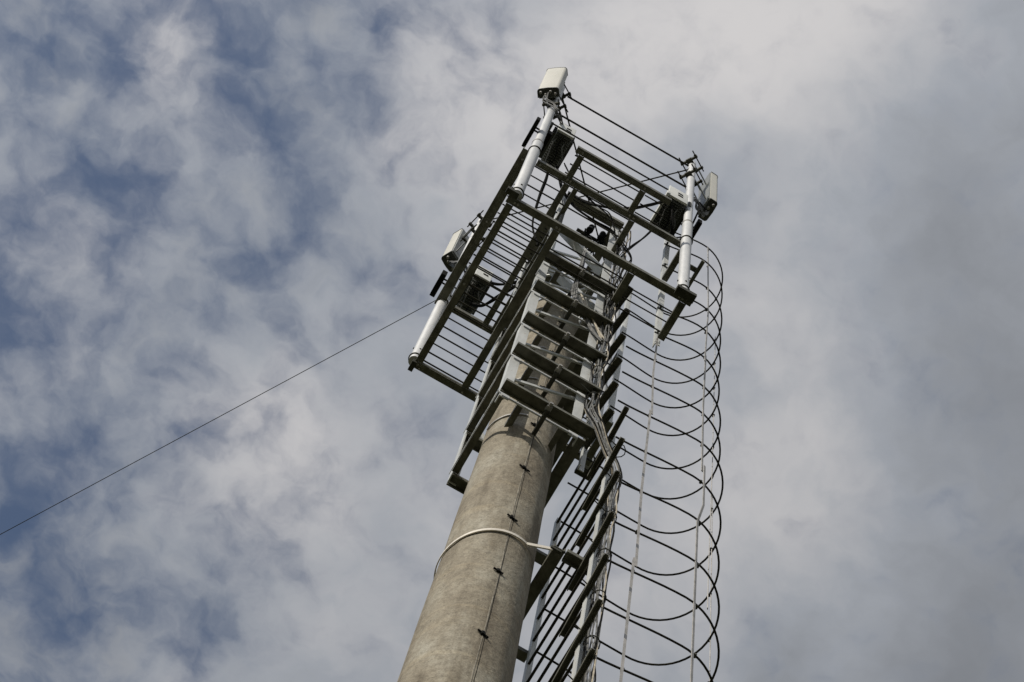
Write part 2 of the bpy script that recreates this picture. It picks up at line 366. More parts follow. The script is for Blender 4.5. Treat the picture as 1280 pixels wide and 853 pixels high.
# ------------------------------------------------------------------ steel cage clamped round the pole head
LX, RX, NY, FY = .715, 1.17, 3.27, 3.775
cage = thing('support_cage', 'square welded steel cage clamped round the top of the concrete pole', 'steel frame', (AX, AY, 10.8))
for (x, y, pr, h0) in ((LX, NY, ang(.050, .045, .006, 1, -1), 10.62), (1.135, NY, ang(.050, .045, .006, -1, -1), 10.62),
                   (LX, FY, ang(.045, .045, .006, 1, 1), 10.64), (1.165, FY, ang(.045, .045, .006, -1, 1), 10.64)):
    part('post', lambda bm: beam(bm, (x, y, h0), (x, y, 15.1), [(a, b_) for a, b_ in pr], up=(0, -1, 0)), M['post'], cage)
LEV = [10.66, 11.30, 11.90, 12.58, 13.28]
for i, h in enumerate(LEV):
    part('channel', lambda bm: beam(bm, (LX - .005, NY - .045, h), (RX + .012, NY - .045, h), chan(.064, .026, .007, -1)), M['steel'], cage)
    part('channel', lambda bm: beam(bm, (LX + .002, FY - .018, h), (RX + .005, FY - .018, h), chan(.062, .028, .007, -1)), M['steel'], cage)
    part('lip_bar', lambda bm: beam(bm, (LX + .05, NY + .001, h - .016), (RX - .07, NY + .001, h - .016), rect(.005, .026)), M['post'], cage)
    for x, sx in ((LX - .006, 1), (RX + .006, -1)):
        part('side_angle', lambda bm: beam(bm, (x, NY + .005, h + .002), (x, FY - .050, h + .002), ang(.034 if sx > 0 else .06, .022, .006, sx, 1)), M['steel'], cage)
    part('edge_strip', lambda bm: beam(bm, (LX - .010, NY - .01, h + .004), (LX - .010, FY - .03, h + .004), rect(.003, .016)), M['post'], cage)
    for x in (.815, 1.065):
        part('cradle_angle', lambda bm: beam(bm, (x, NY - .006, h + .006), (x, NY + .155, h + .006), ang(.03, .05, .006, 1 if x < AX else -1, 1)), M['steel'], cage)
    y1 = AY - prad(min(h, 13))
    def f(bm, h=h, y1=y1):
        tube(bm, [(AX + .004, NY - .05, h - .045), (AX + .004, y1 + .01, h - .045)], .012, 8)
    part('clamp_rod', f, M['dark'], cage)
    def f(bm, h=h):
        tube(bm, [(AX + .004, NY - .070, h - .030), (AX + .004, NY - .044, h - .030)], .016, 6)
        tube(bm, [(AX + .004, NY - .088, h - .030), (AX + .004, NY - .070, h - .030)], .010, 8)
    part('nut', f, M['strap'], cage)
    if h < 13.2:
        def f(bm, h=h):
            n = 40; r = prad(h + .18) + .002
            A = []
            for k in range(n + 1):
                a = math.pi * (1.02 + .40 * k / n)
                A.append([bm.verts.new(V((AX + (r + dr) * math.cos(a), AY + (r + dr) * math.sin(a), h + .18 + dz))) for dr, dz in ((0, -.007), (.006, -.007), (.006, .007), (0, .007))])
            for p, q in zip(A, A[1:]):
                for j in range(4): bm.faces.new((p[j], p[(j + 1) % 4], q[(j + 1) % 4], q[j]))
        part('pole_clamp', f, M['strap'], cage)
for (a, b_) in ((11.04, 11.28), (11.69, 11.91), (12.36, 12.58), (12.98, 13.26), (13.75, 14.05)):
    part('lacing_bar', lambda bm: beam(bm, (LX + .045, NY + .03, a), (1.10, NY + .03, b_), rect(.010, .024)), M['post'], cage)
for (x0, y0_, a, x1, y1_, b_) in ((.76, 3.32, 13.35, 1.10, 3.32, 13.60), (.76, 3.32, 14.35, 1.10, 3.32, 14.62), (.76, 3.34, 13.95, 1.10, 3.34, 13.55),
                             (.74, 3.30, 13.5, .74, 3.74, 13.9), (.74, 3.30, 14.3, .74, 3.74, 14.8), (.76, 3.70, 13.6, 1.12, 3.36, 13.9), (.76, 3.70, 14.5, 1.12, 3.36, 14.2)):
    part('brace', lambda bm: beam(bm, (x0, y0_, a), (x1, y1_, b_), rect(.010, .020)), M['post'], cage)
for (a, b_) in ((13.55, 13.15), (14.55, 14.05)):
    part('lacing_bar', lambda bm: beam(bm, (LX + .045, NY + .05, a), (1.10, NY + .05, b_), ang(.05, .04, .005, -1, 1)), M['post'], cage)
for (a, b_) in ((11.5, 10.9), (12.2, 11.6), (13.0, 12.3), (13.8, 13.1), (14.9, 14.1)):
    part('lacing_bar', lambda bm: beam(bm, (LX + .03, FY - .02, a), (1.14, FY - .02, b_), ang(.045, .04, .005, -1, 1)), M['post'], cage)
for (a, b_) in ((13.9, 13.3), (14.9, 14.4)):
    part('lacing_bar', lambda bm: beam(bm, (1.155, NY + .02, b_), (1.155, FY - .02, a), ang(.04, .04, .005, -1, 1)), M['steel'], cage)
part('top_beam', lambda bm: beam(bm, (LX + .02, NY - .01, 15.06), (1.15, NY - .01, 15.06), chan(.06, .05, .006, 1)), M['steel'], cage)
part('top_beam', lambda bm: beam(bm, (LX + .02, FY + .01, 15.06), (1.15, FY + .01, 15.06), chan(.06, .05, .006, 1)), M['steel'], cage)
for x in (LX + .03, 1.11):
    part('top_beam', lambda bm: beam(bm, (x, NY + .022, 15.06), (x, FY - .022, 15.06), chan(.05, .05, .006, 1)), M['steel'], cage)

# ------------------------------------------------------------------ platforms
def rods(bm, x0, x1, ys, h, r=.0046):
    for y in ys: tube(bm, [(x0, y, h), (x1, y, h)], r * random.uniform(.9, 1.1), 6)
L1 = 13.05; a0, a1, b0, b1 = .39, 1.52, 2.99, 4.12
low = thing('service_platform', 'lower square platform of steel beams with a grid of thin floor rods', 'platform', (AX, AY, L1))
pr = chan(.042, .045, .005, 1)
def bx(h, y, x0, x1, p=None): return lambda bm: beam(bm, (x0, y, h), (x1, y, h), p or pr)
def by(h, x, y0, y1, p=None): return lambda bm: beam(bm, (x, y0, h), (x, y1, h), p or pr)
e_ = .0235
part('edge_beam', bx(L1, b0 + .01, a0 - .03, a1 + .03), M['steel'], low)
part('edge_beam', bx(L1, b1 - .012, a0 - .022, a1 + .01), M['steel'], low)
part('edge_beam', by(L1, a0, b0 + .01 + e_, b1 - .012 - e_), M['steel'], low)
part('edge_beam', by(L1 + .002, a1 - .015, b0 + .01 + e_, 3.27), M['steel'], low)
part('edge_beam', by(L1 + .002, a1 - .015, 3.84, b1 - .012 - e_), M['steel'], low)
part('cross_beam', by(L1, .690, b0 + .01 + e_, b1 - .012 - e_), M['steel'], low)
part('cross_beam', by(L1, 1.172, b0 + .01 + e_, b1 - .012 - e_), M['steel'], low)
for (x, y, sx, sy) in ((a0 - .02, b0 - .035, .075, .035), (a1 - .03, b0 - .022, .12, .05), (a0 - .022, b1 - .002, .028, .062), (a1 + .005, b1 + .055, .10, .045)):
    part('corner_bracket', lambda bm: box(bm, (x, y, L1 - .004), (sx, sy, .05)), M['dark'], low)
ysl = [3.02 + .0585 * i for i in range(1, 19)]
part('floor_rods', lambda bm: rods(bm, a0 + .02, .68, [y for y in ysl], L1 + .034), M['rod'], low)
part('floor_rods', lambda bm: rods(bm, .70, 1.16, [y for y in ysl if y < 3.21], L1 + .034), M['rod'], low)
part('floor_rods', lambda bm: rods(bm, .70, 1.16, [y for y in ysl if y > 3.86], L1 + .034), M['rod'], low)
part('floor_rods', lambda bm: rods(bm, 1.18, 1.50, [3.04 + .066 * i for i in range(1, 4)], L1 + .034), M['rod'], low)
part('floor_rods', lambda bm: rods(bm, 1.18, 1.50, [3.9, 3.965, 4.03], L1 + .034), M['rod'], low)

L2 = 14.40; c0 = 2.83
up = thing('upper_platform', 'upper rectangular steel platform frame with thin floor rods, above the lower one', 'platform', (AX, AY, L2))
pr = chan(.038, .045, .005, 1)
part('edge_beam', by(L2, .358, 2.985, b1 + .005, chan(.058, .05, .006, 1)), M['steel'], up)
part('edge_beam', bx(L2, c0, .615, 1.275), M['steel'], up)
part('cross_beam', bx(L2, 3.025, .445, 1.475), M['steel'], up)
part('edge_beam', bx(L2, 4.10, .358 + .031, 1.47), M['steel'], up)
for x in (.662, 1.095):
    part('cross_beam', by(L2, x, c0 + .021, 3.025 - .021), M['steel'], up)
part('cross_beam', by(L2, .672, 3.025 + .021, 4.10 - .021), M['steel'], up)
part('cross_beam', by(L2 - .003, .735, 3.025 + .021, 4.10 - .021, chan(.03, .05, .006, 1)), M['steel'], up)
part('cross_beam', by(L2, 1.13, 3.025 + .021, 4.10 - .021), M['steel'], up)
part('edge_beam', by(L2, 1.49, 3.025 + .036, 3.27), M['steel'], up)
part('edge_beam', by(L2, 1.49, 3.83, 4.06), M['steel'], up)
yu = [2.872 + .0615 * i for i in range(0, 20)]
part('floor_rods', lambda bm: rods(bm, .625, 1.11, [y for y in yu if y < 3.04], L2 + .034), M['rod'], up)
part('floor_rods', lambda bm: rods(bm, .39, 1.11, [y for y in yu if 3.04 < y < 3.22], L2 + .034), M['rod'], up)
part('floor_rods', lambda bm: rods(bm, .39, 1.11, [y for y in yu if y > 3.86], L2 + .034), M['rod'], up)
part('floor_rods', lambda bm: rods(bm, .39, .71, [y for y in yu if 3.22 <= y <= 3.86], L2 + .034), M['rod'], up)
part('floor_rods', lambda bm: rods(bm, 1.12, 1.28, [y for y in yu if y < 3.0], L2 + .034), M['rod'], up)
part('floor_rods', lambda bm: rods(bm, 1.12, 1.47, [y for y in yu if y > 3.86], L2 + .034), M['rod'], up)
for (x, y, sx, sy) in ((1.635, 3.15, .022, .22),):
    part('side_bar', lambda bm: box(bm, (x, y, L2), (sx, sy, .03)), M['steel'], up)
part('side_bar', lambda bm: beam(bm, (1.50, 3.12, L2 + .03), (1.64, 3.12, L2 + .03), rect(.03, .02)), M['steel'], up)

def bolt(bm, x, y, h, r=.0075):
    tube(bm, [(x, y, h - .010), (x, y, h + .002)], r, 6)
for (x, y) in ((.41, 3.0), (.43, 3.0), (.68, 3.005), (.70, 3.005), (1.16, 3.005), (1.185, 3.005), (1.49, 3.0), (1.47, 3.0), (.39, 4.10), (.41, 4.12), (.69, 4.115), (.39, 3.55)):
    part('bolt_head', lambda bm: bolt(bm, x, y, L1), M['strap'], low)
for (x, y) in ((.47, 3.025), (.66, 3.02), (.68, 3.02), (1.10, 3.02), (1.13, 3.025), (1.45, 3.025), (.66, 2.83), (1.095, 2.83), (.36, 3.05), (.36, 3.5), (.36, 4.08), (.67, 4.10)):
    part('bolt_head', lambda bm: bolt(bm, x, y, L2), M['strap'], up)

# posts framing the ladder opening
for (x, y, h1, lab) in ((1.500, 3.285, 15.75, 'pale upright at the near side of the ladder opening, behind the right mast pipe'),
                        (1.497, 3.815, 16.1, 'pale upright at the far side of the ladder opening, left edge of the hoops')):
    o = part('opening_post', lambda bm: beam(bm, (x - .02, y, 12.98), (x - .02, y, h1), ang(.032, .03, .005, 1, -1), up=(0, -1, 0)), M['post'], None)
    tag(o, lab, 'upright post', 'uprights framing the ladder opening')

# ------------------------------------------------------------------ mast pipes
def mast(x, y, x1, y1, hb, hj, ht, label, r=.034):
    t_ = thing('mast_pipe', label, 'pipe', (x, y, hb), 'mast pipes at the platform corners')
    xm = x + (x1 - x) * (hj - hb) / (ht - hb); ym = y + (y1 - y) * (hj - hb) / (ht - hb)
    part('lower_tube', lambda bm: tube(bm, [(x, y, hb), (xm, ym, hj)], r, 32), M['pipe'], t_, True)
    part('upper_tube', lambda bm: tube(bm, [(xm, ym, hj - .02), (x1, y1, ht)], r * .84, 32), M['pipe'], t_, True)
    part('joint_ring', lambda bm: tube(bm, [(xm, ym, hj - .012), (xm, ym, hj + .012)], r + .0025, 32), M['strap'], t_, True)
    def f(bm):
        tube(bm, [(x - r - .004, y, hb + .22), (x - r + .003, y, hb + .22)], .006, 8)
        tube(bm, [(x, y - r - .004, hb + .16), (x, y - r + .003, hb + .16)], .006, 8)
    part('bolt', f, M['dark'], t_)
    for hh in (L1 + .10, L2 + .03):
        def f(bm, hh=hh):
            xx = x + (x1 - x) * (hh - hb) / (ht - hb); yy = y + (y1 - y) * (hh - hb) / (ht - hb)
            n = 28; A = []
            tube(bm, [(xx + (r + .003) * math.cos(2 * math.pi * k / n), yy + (r + .003) * math.sin(2 * math.pi * k / n), hh) for k in range(n)], .0045, 6, closed=True)
        part('u_bolt', f, M['dark'], t_, True)
    return t_
mast(.398, 2.972, .405, 2.99, 13.10, 14.68, 16.95, 'white mast pipe at the top left platform corner, below the topmost antenna')
mast(1.480, 2.985, 1.492, 3.008, 13.10, 14.90, 16.95, 'silver mast pipe at the right platform corner, beside the right antenna')
mast(.366, 4.112, .388, 4.098, 13.10, 14.62, 16.85, 'bright white mast pipe at the lower left platform corner, partly behind the long beam')
mast(1.525, 4.13, 1.53, 4.12, 13.06, 14.62, 16.75, 'mast pipe at the far platform corner, mostly hidden behind the ladder and cage')

# ------------------------------------------------------------------ guard rails and brace rods
for (h, y, x0, x1, r, lab) in ((16.70, 2.985, .47, 1.455, .0068, 'topmost thin guard rail between the two upper mast pipes'),
                           (15.95, 2.985, .435, 1.45, .0068, 'middle thin guard rail between the two upper mast pipes'),
                           (15.55, 2.985, .44, 1.46, .0055, 'lowest thin guard rail, just above the upper platform edge')):
    o = part('guard_rail', lambda bm: tube(bm, [(x0, y, h), (x1, y, h)], r, 12), M['rod'], None, True); tag(o, lab, 'rail', 'guard rails between the upper mast pipes')
o = part('brace_rod', lambda bm: tube(bm, [(1.475, 2.99, 16.66), (.40, 4.09, 16.78)], .0050, 10), M['rod'], None, True)
tag(o, 'long thin rod crossing from the right mast pipe top to the lower left antenna', 'brace rod')
o = part('brace_rod', lambda bm: tube(bm, [(.430, 2.985, 16.62), (1.51, 4.10, 16.6)], .0055, 10), M['rod'], None, True)
tag(o, 'long thin rod running from the topmost antenna pipe down across the frame', 'brace rod')

def clamp(parent, x, y, h, ux, uy, w_=.13, name='pipe_clamp'):
    """two toothed bars with threaded rods either side of a pipe; (ux,uy) points outwards"""
    vx, vy = -uy, ux
    def f(bm):
        for s in (-.044, .044):
            beam(bm, (x + ux * s - vx * w_ / 2, y + uy * s - vy * w_ / 2, h), (x + ux * s + vx * w_ / 2, y + uy * s + vy * w_ / 2, h), rect(.016, .036))
            box(bm, (x + ux * s * .8, y + uy * s * .8, h), (.045, .045, .03), math.atan2(uy, ux), .004)
    part(name, f, M['dark'], parent)
    def f(bm):
        for s in (-1, 1):
            px, py = x + vx * s * w_ * .42, y + vy * s * w_ * .42
            tube(bm, [(px - ux * .095, py - uy * .095, h), (px + ux * .075, py + uy * .075, h)], .0045, 6)
            tube(bm, [(px - ux * .062, py - uy * .062, h), (px - ux * .052, py - uy * .052, h)], .010, 6)
    part('threaded_rod', f, M['dark'], parent)

# ------------------------------------------------------------------ panel antennas
def antenna(label, cx, cy, hb, ht, wide, deep, az, tilt, pipe, clamps, narrow_back=True):
    """az: direction the radome faces (radians from +x)"""
    t_ = thing('panel_antenna', label, 'antenna', (cx, cy, hb), 'panel antennas on the mast pipes')
    L = ht - hb; hm = (hb + ht) / 2
    R3 = Matrix.Translation(V((cx, cy, hm))) @ Matrix.Rotation(az, 4, 'Z') @ Matrix.Rotation(tilt, 4, 'Y')
    def place(bm): bmesh.ops.transform(bm, matrix=R3, verts=bm.verts)
    # cross-section, +x is the front
    prof = []
    d, wd = deep, wide
    for (px, py, a0_) in ((d / 2 - .018, wd / 2 - .018, 0), (d / 2 - .018, -wd / 2 + .018, -90)):
        pass
    prof = [(-d / 2, -wd / 2)]
    for k in range(7):
        a = math.radians(-90 + 15 * k); prof.append((d / 2 - .02 + .02 * math.cos(a), -wd / 2 + .02 + .02 * math.sin(a)))
    prof.append((d / 2 + .003, 0))
    for k in range(7):
        a = math.radians(15 * k); prof.append((d / 2 - .02 + .02 * math.cos(a), wd / 2 - .02 + .02 * math.sin(a)))
    prof.append((-d / 2, wd / 2))
    def ext(bm, z0, z1, s=1.0, hollow=False):
        r0 = [bm.verts.new((x * s, y * s, z0)) for x, y in prof]; r1 = [bm.verts.new((x * s, y * s, z1)) for x, y in prof]
        n = len(prof)
        for i in range(n): bm.faces.new((r0[i], r0[(i + 1) % n], r1[(i + 1) % n], r1[i]))
        bm.faces.new(r1); bm.faces.new(list(reversed(r0)))
    bm = B(); ext(bm, -L / 2, L / 2); place(bm); link('radome', bm, M['radome'], t_, True)
    bm = B(); ext(bm, -L / 2 - .014, -L / 2, 1.03); place(bm); link('end_cap', bm, M['fin'], t_, True)
    bm = B(); ext(bm, L / 2, L / 2 + .010, 1.04); place(bm); link('end_cap', bm, M['fin'], t_, True)
    bm = B()
    beam(bm, (0, 0, 0), (0, 0, 1), rect(.001, .001)); bm.clear()
    b2 = bmesh.new(); bmesh.ops.create_cube(b2, size=1.0); bmesh.ops.scale(b2, vec=(.010, wide * .92, L * .97), verts=b2.verts)
    bmesh.ops.translate(b2, vec=(-deep / 2 - .006, 0, 0), verts=b2.verts); bmesh.ops.transform(b2, matrix=R3, verts=b2.verts)
    bm.free(); link('back_plate', b2, M['alu'], t_)
    # connectors under the bottom cap
    for k, yy in enumerate((-.34, -.12, .12, .34)):
        p = R3 @ Vector((0.008 * (-1) ** k, yy * wide, -L / 2 - .012)); q = R3 @ Vector((0.008 * (-1) ** k, yy * wide, -L / 2 - .055))
        bm = B(); tube(bm, [p, q], .009, 10, world=True); link('connector', bm, M['strap'], t_, True)
    # hinge brackets at the back, reaching to the pipe
    for hh in clamps:
        p = R3 @ Vector((-deep / 2 - .01, 0, hh - hm)); q = V((pipe[0], pipe[1], hh + .01))
        dirv = (p - q); dirv.z = 0; D = dirv.length; dirv.normalize()
        bm = B()
        for s in (-.028, .028):
            off = Vector((-dirv.y, dirv.x, 0)) * s
            a, b_ = p + off, q + off + dirv * .035
            for dz in (0,):
                r_ = rect(.006, .045); d_ = (b_ - a).normalized(); sd = d_.cross(Vector((0, 0, 1))).normalized(); uu = sd.cross(d_)
                r0 = [bm.verts.new(a + sd * x + uu * y) for x, y in r_]; r1 = [bm.verts.new(b_ + sd * x + uu * y) for x, y in r_]
                for i in range(4): bm.faces.new((r0[i], r0[(i + 1) % 4], r1[(i + 1) % 4], r1[i]))
                bm.faces.new(r0); bm.faces.new(r1[::-1])
        link('hinge_bracket', bm, M['alu'], t_)
        clamp(t_, pipe[0], pipe[1], hh + .01, dirv.x, dirv.y)
    return t_, R3, L
a1t, R3a, La = antenna('small cream panel antenna on the top left mast pipe, highest thing in the frame', .327, 2.922, 16.12, 16.98, .145, .060, math.atan2(-.82, -.57), math.radians(0), (.405, 2.99), (16.22, 16.72))
clamp(a1t, .404, 2.988, 15.95, -.57, -.82, .12)
a2t, R3b, Lb = antenna('grey backed panel antenna outside the right mast pipe, bright narrow side towards the ladder hoops', 1.690, 3.105, 16.27, 17.17, .155, .064, math.atan2(.05, 1), 0, (1.492, 3.006), (16.40, 16.88))
a3t, R3c, Lc = antenna('cream panel antenna leaning off the lower left mast pipe', .325, 4.290, 16.10, 16.80, .125, .088, math.atan2(.88, -.47), 0, (.386, 4.099), (16.2, 16.66))

# ------------------------------------------------------------------ remote radio units
def radio(label, x0, x1, y0, y1, h0, h1, leads):
    t_ = thing('radio_unit', label, 'radio unit', ((x0 + x1) / 2, (y0 + y1) / 2, h0), 'remote radio units beside the mast pipes')
    cx, cy, hm = (x0 + x1) / 2, (y0 + y1) / 2, (h0 + h1) / 2
    part('cover', lambda bm: box(bm, (cx, y0 + .008, hm), (x1 - x0, .016, h1 - h0), 0, .004), M['rru'], t_, True)
    part('housing', lambda bm: box(bm, (cx, cy + .008, hm + .014), (x1 - x0 - .008, y1 - y0 - .017, h1 - h0 - .03), 0, .004), M['alu'], t_, True)
    def f(bm):
        n = 13
        for k in range(n):
            yy = y0 + .026 + (y1 - y0 - .04) * k / (n - 1)
            box(bm, (cx, yy, h0 + .001), (x1 - x0 - .014, .0045, .028))
        for s in ((1,) if leads > 0 else (-1, 1)):
            for k in range(8):
                box(bm, (cx + s * ((x1 - x0) / 2 + .006), cy + .018, h0 + .04 + k * (h1 - h0 - .07) / 7), (.020, y1 - y0 - .05, .004))
    part('cooling_fins', f, M['fin'], t_)
    part('side_rim', lambda bm: box(bm, (x0 - .007, cy - .004, h0 + .020), (.016, y1 - y0 + .008, .075), 0, .003), M['rru'], t_) if leads > 0 else None
    part('vent_slots', lambda bm: [box(bm, (cx + .012, y0 - .002, hm + dz), (.036, .006, .012)) for dz in (-.03, .03)], M['black'], t_)
    part('mounting_plate', lambda bm: box(bm, (x1 + .028 if leads > 0 else x0 - .045, cy, hm + .02), (.018, y1 - y0 - .04, .12)), M['dark'], t_)
    for k in range(3):
        xx = cx + (k - 1) * .034
        pts = spline([(xx, y0 + .05, h0 + .0), (xx - .01, y0 + .09, h0 - .045), (xx + .015 * k, y0 + .16, h0 - .06), (xx + .01, y1 - .01, h0 - .03)], 6)
        part('lead', lambda bm: tube(bm, pts, .0042, 6), M['greycable'] if k != 1 else M['black'], t_, True)
    return t_
radio('finned radio unit with pale front beside the top left mast pipe, under the topmost antenna', .490, .612, 3.00, 3.245, 15.56, 15.84, -1)
radio('largest radio unit, pale slotted front and dark finned underside, left of the silver right pipe', 1.312, 1.452, 2.945, 3.205, 15.24, 15.52, 1)
radio('dark radio unit seen through the floor rods near the lower left mast pipe', .478, .592, 4.00, 4.27, 15.06, 15.30, -1)
# black back plates clamped on the pipes
for (x, y, h, sx, sy, lab) in ((.337, 3.00, 15.02, .026, .20, 'black mounting bar on the left side of the top left mast pipe'),
                          (.452, 3.07, 15.25, .03, .17, 'black mounting bar between the top left mast pipe and its radio unit'),
                          (1.60, 3.14, 15.45, .030, .20, 'black mounting bar on the outer side of the right mast pipe'),
                          (.305, 4.165, 15.0, .035, .17, 'black mounting bar outside the lower left mast pipe')):
    def f(bm):
        box(bm, (x, y, h), (sx, sy, .10), 0, .004)
        px = {.337: .402, .452: .404, 1.60: 1.49, .305: .375}[x]
        for s in (-.05, .05):
            tube(bm, [(x, y - .03, h + s), (px, y - .03, h + s)], .006, 6)
    o = part('mounting_bar', f, M['black'], None); tag(o, lab, 'mounting bar', 'mounting bars on the mast pipes')

# ------------------------------------------------------------------ ladder with safety cage
lad = thing('caged_ladder', 'steel ladder with round safety hoops running up the right side of the pole', 'ladder', (1.29, AY, 1.0))
YN, YF, XL = 3.28, 3.785, 1.29
for (y, sg) in ((YN, -1), (YF, 1)):
    part('rail', lambda bm: beam(bm, (XL, y, 1.0), (XL, y, 11.0), ang(.034 if sg < 0 else .022, .03, .005, 1 if sg < 0 else -1, 1), up=(0, -1, 0) if sg < 0 else (0, 1, 0)), M['post'], lad)
h = 4.0
while h < 10.95:
    part('rung', lambda bm: tube(bm, [(XL + .004, YN - .002, h), (XL + .004, YF + .003, h)], .0066, 10), M['rod'], lad, True)
    h += .2475
part('rail', lambda bm: beam(bm, (1.262, 3.555, 11.1), (1.262, 3.555, 14.2), ang(.034, .03, .005, 1, 1), up=(0, -1, 0)), M['post'], lad)
HL = [6.8, 7.32, 7.84, 8.35, 8.86, 9.38, 9.86, 10.40, 11.00, 11.58, 12.10, 12.60, 13.20, 13.75, 14.28, 14.82, 15.42, 15.88]
for i, h in enumerate(HL):
    rs = random.Random(i * 7 + 3)
    hi = h > 12.9
    xs = 1.47 if hi else XL + .02
    rx = .275 + rs.uniform(-.006, .006); cx = 1.735 + rs.uniform(-.01, .012); cy = (YN + YF) / 2 + rs.uniform(-.004, .004)
    if i == 9: cx += .02
    tz = rs.uniform(-.02, .02)
    pts = []
    for k in range(8): t = k / 8; pts.append((xs + (cx - xs) * t, (YN + .004) + (cy - rx - YN - .004) * t * t * (3 - 2 * t), h))
    for k in range(29):
        a = math.radians(-90 + 180 * k / 28); pts.append((cx + rx * math.cos(a), cy + rx * math.sin(a), h + tz * math.cos(a)))
    for k in range(1, 9): t = k / 8; pts.append((cx + (xs - cx) * t, cy + rx + (YF + .01 - cy - rx) * t * t * (3 - 2 * t), h))
    part('hoop', lambda bm: tube(bm, pts, .0050, 8), M['rod'], lad, True)
def strap(pts, name='strap', wd=.020, face=0.0):
    def f(bm):
        for p, q in zip(pts, pts[1:]):
            beam(bm, p, q, rect(wd * .62, .004), up=(math.cos(face), math.sin(face), 0))
    part(name, f, M['strap'], lad)
strap([(1.478, YN - .022, 7), (1.478, YN - .024, 9.46), (1.482, YN - .022, 9.5)], wd=.018, face=-1.57)
strap([(1.490, YN - .026, 9.40), (1.482, YN - .020, 10.4), (1.484, YN - .022, 11.63)], wd=.018, face=-1.57)
strap([(1.492, YN - .026, 11.56), (1.478, YN - .020, 12.3), (1.480, YN - .022, 13.0)], wd=.016, face=-1.57)
strap([(1.772, YN - .022, 7), (1.776, YN - .022, 10.38), (1.80, YN - .03, 10.62), (1.80, YN - .03, 11.2)], wd=.020, face=-1.2)
strap([(1.79, YN - .024, 11.12), (1.786, YN - .022, 12.2), (1.79, YN - .024, 13.2)], wd=.018, face=-1.2)
strap([(1.782, YN - .03, 13.05), (1.80, YN - .02, 14.2), (1.782, YN - .022, 15.9)], wd=.015, face=-1.2)
strap([(2.018, 3.54, 7), (2.012, 3.54, 11.8)], wd=.020, face=-.6)
strap([(2.006, 3.556, 10.25), (1.992, 3.53, 10.60), (2.008, 3.54, 12.3), (2.012, 3.54, 14.9)], wd=.016, face=-.6)
for h in HL[3:]:
    for (x, y) in ((1.79, YN - .012), (1.484, YN - .010), (2.008, 3.54)):
        part('strap_bolt', lambda bm: tube(bm, [(x, y - .008, h - .006), (x + .003, y + .010, h - .006)], .0065, 6), M['dark'], lad)
# cable support bars across the near rail
for i, h in enumerate((7.87, 8.345, 8.825, 9.32, 9.85, 10.32, 10.80)):
    part('cable_bar', lambda bm: beam(bm, (1.274, 3.065, h - .01), (1.294, 3.455, h - .01), chan(.025, .022, .004, -1)), M['steel'], lad)
for h in (11.42, 11.90, 12.36, 12.84, 13.38, 13.92):
    part('cable_bar', lambda bm: beam(bm, (1.29, 3.295, h), (1.266, 3.54, h), chan(.038, .03, .004, -1)), M['steel'], lad)

# brackets holding the ladder off the pole
def wall_bracket(h, label):
    t_ = thing('ladder_bracket', label, 'bracket', (1.2, 3.5, h), 'brackets holding the ladder off the pole')
    part('arm', lambda bm: beam(bm, (1.175, 3.335, h), (1.175, 3.85, h), chan(.052, .03, .006, 1)), M['steel'], t_)
    part('front_plate', lambda bm: beam(bm, (1.204, 3.345, h + .002), (1.33, 3.345, h + .002), chan(.052, .03, .006, -1)), M['steel'], t_)
    part('tie_bar', lambda bm: beam(bm, (1.10, 3.70, h - .006), (1.148, 3.70, h - .006), rect(.045, .03)), M['post'], t_)
    part('tie_bar', lambda bm: beam(bm, (1.08, 3.84, h + .01), (1.30, 3.84, h + .01), chan(.045, .03, .005, 1)), M['steel'], t_)
    return t_
wall_bracket(9.36, 'dark angled bracket joining the ladder to the pole just below the bright band')
part('pole_tie', lambda bm: beam(bm, (1.05, 3.76, 10.30), (1.285, 3.76, 10.30), chan(.05, .03, .005, 1)), M['steel'], lad)
part('pole_tie', lambda bm: beam(bm, (1.05, 3.76, 8.72), (1.285, 3.76, 8.72), chan(.05, .03, .005, 1)), M['steel'], lad)

# ------------------------------------------------------------------ cables
run = thing('cable_bundle', 'twisted bundle of grey and pale cables running down the cage and the ladder rail', 'cables', (1.3, 3.25, 6))
for k in range(11):
    rs = random.Random(50 + k); ox, oy = rs.uniform(-.030, .030), rs.uniform(-.025, .015)
    ctrl = []
    h = 14.9
    while h > 10.95:
        ctrl.append((1.160 + ox + rs.uniform(-.014, .014), 3.235 + oy + rs.uniform(-.012, .012), h)); h -= .17
    ctrl += [(1.205 + ox * .6, 3.22 + oy, 10.80), (1.262 + ox * .4, 3.245 + oy, 10.66)]
    h = 10.45
    while h > 5:
        ctrl.append((1.343 + ox * .7 + rs.uniform(-.008, .008), 3.262 + oy * .8 + rs.uniform(-.008, .008), h)); h -= .2
    part('cable', lambda bm: tube(bm, spline(ctrl, 4), rs.choice((.0030, .0038, .0045)), 6), (M['greycable'], M['greycable'], M['black'], M['greycable'], M['palecable'])[k % 5], run, True)
h = 14.5
while h > 6:
    x, y = (1.160, 3.235) if h > 10.9 else (1.343, 3.26)
    def f(bm):
        n = 10
        tube(bm, [(x + .032 * math.cos(2 * math.pi * k / n), y + .034 * math.sin(2 * math.pi * k / n), h + .01 * math.sin(k)) for k in range(n)], .0028, 5, closed=True)
        tube(bm, [(x - .03, y - .02, h), (x - .09, y - .03, h + .02)], .003, 5)
    part('cable_tie', f, M['dark'], run)
    h -= .47
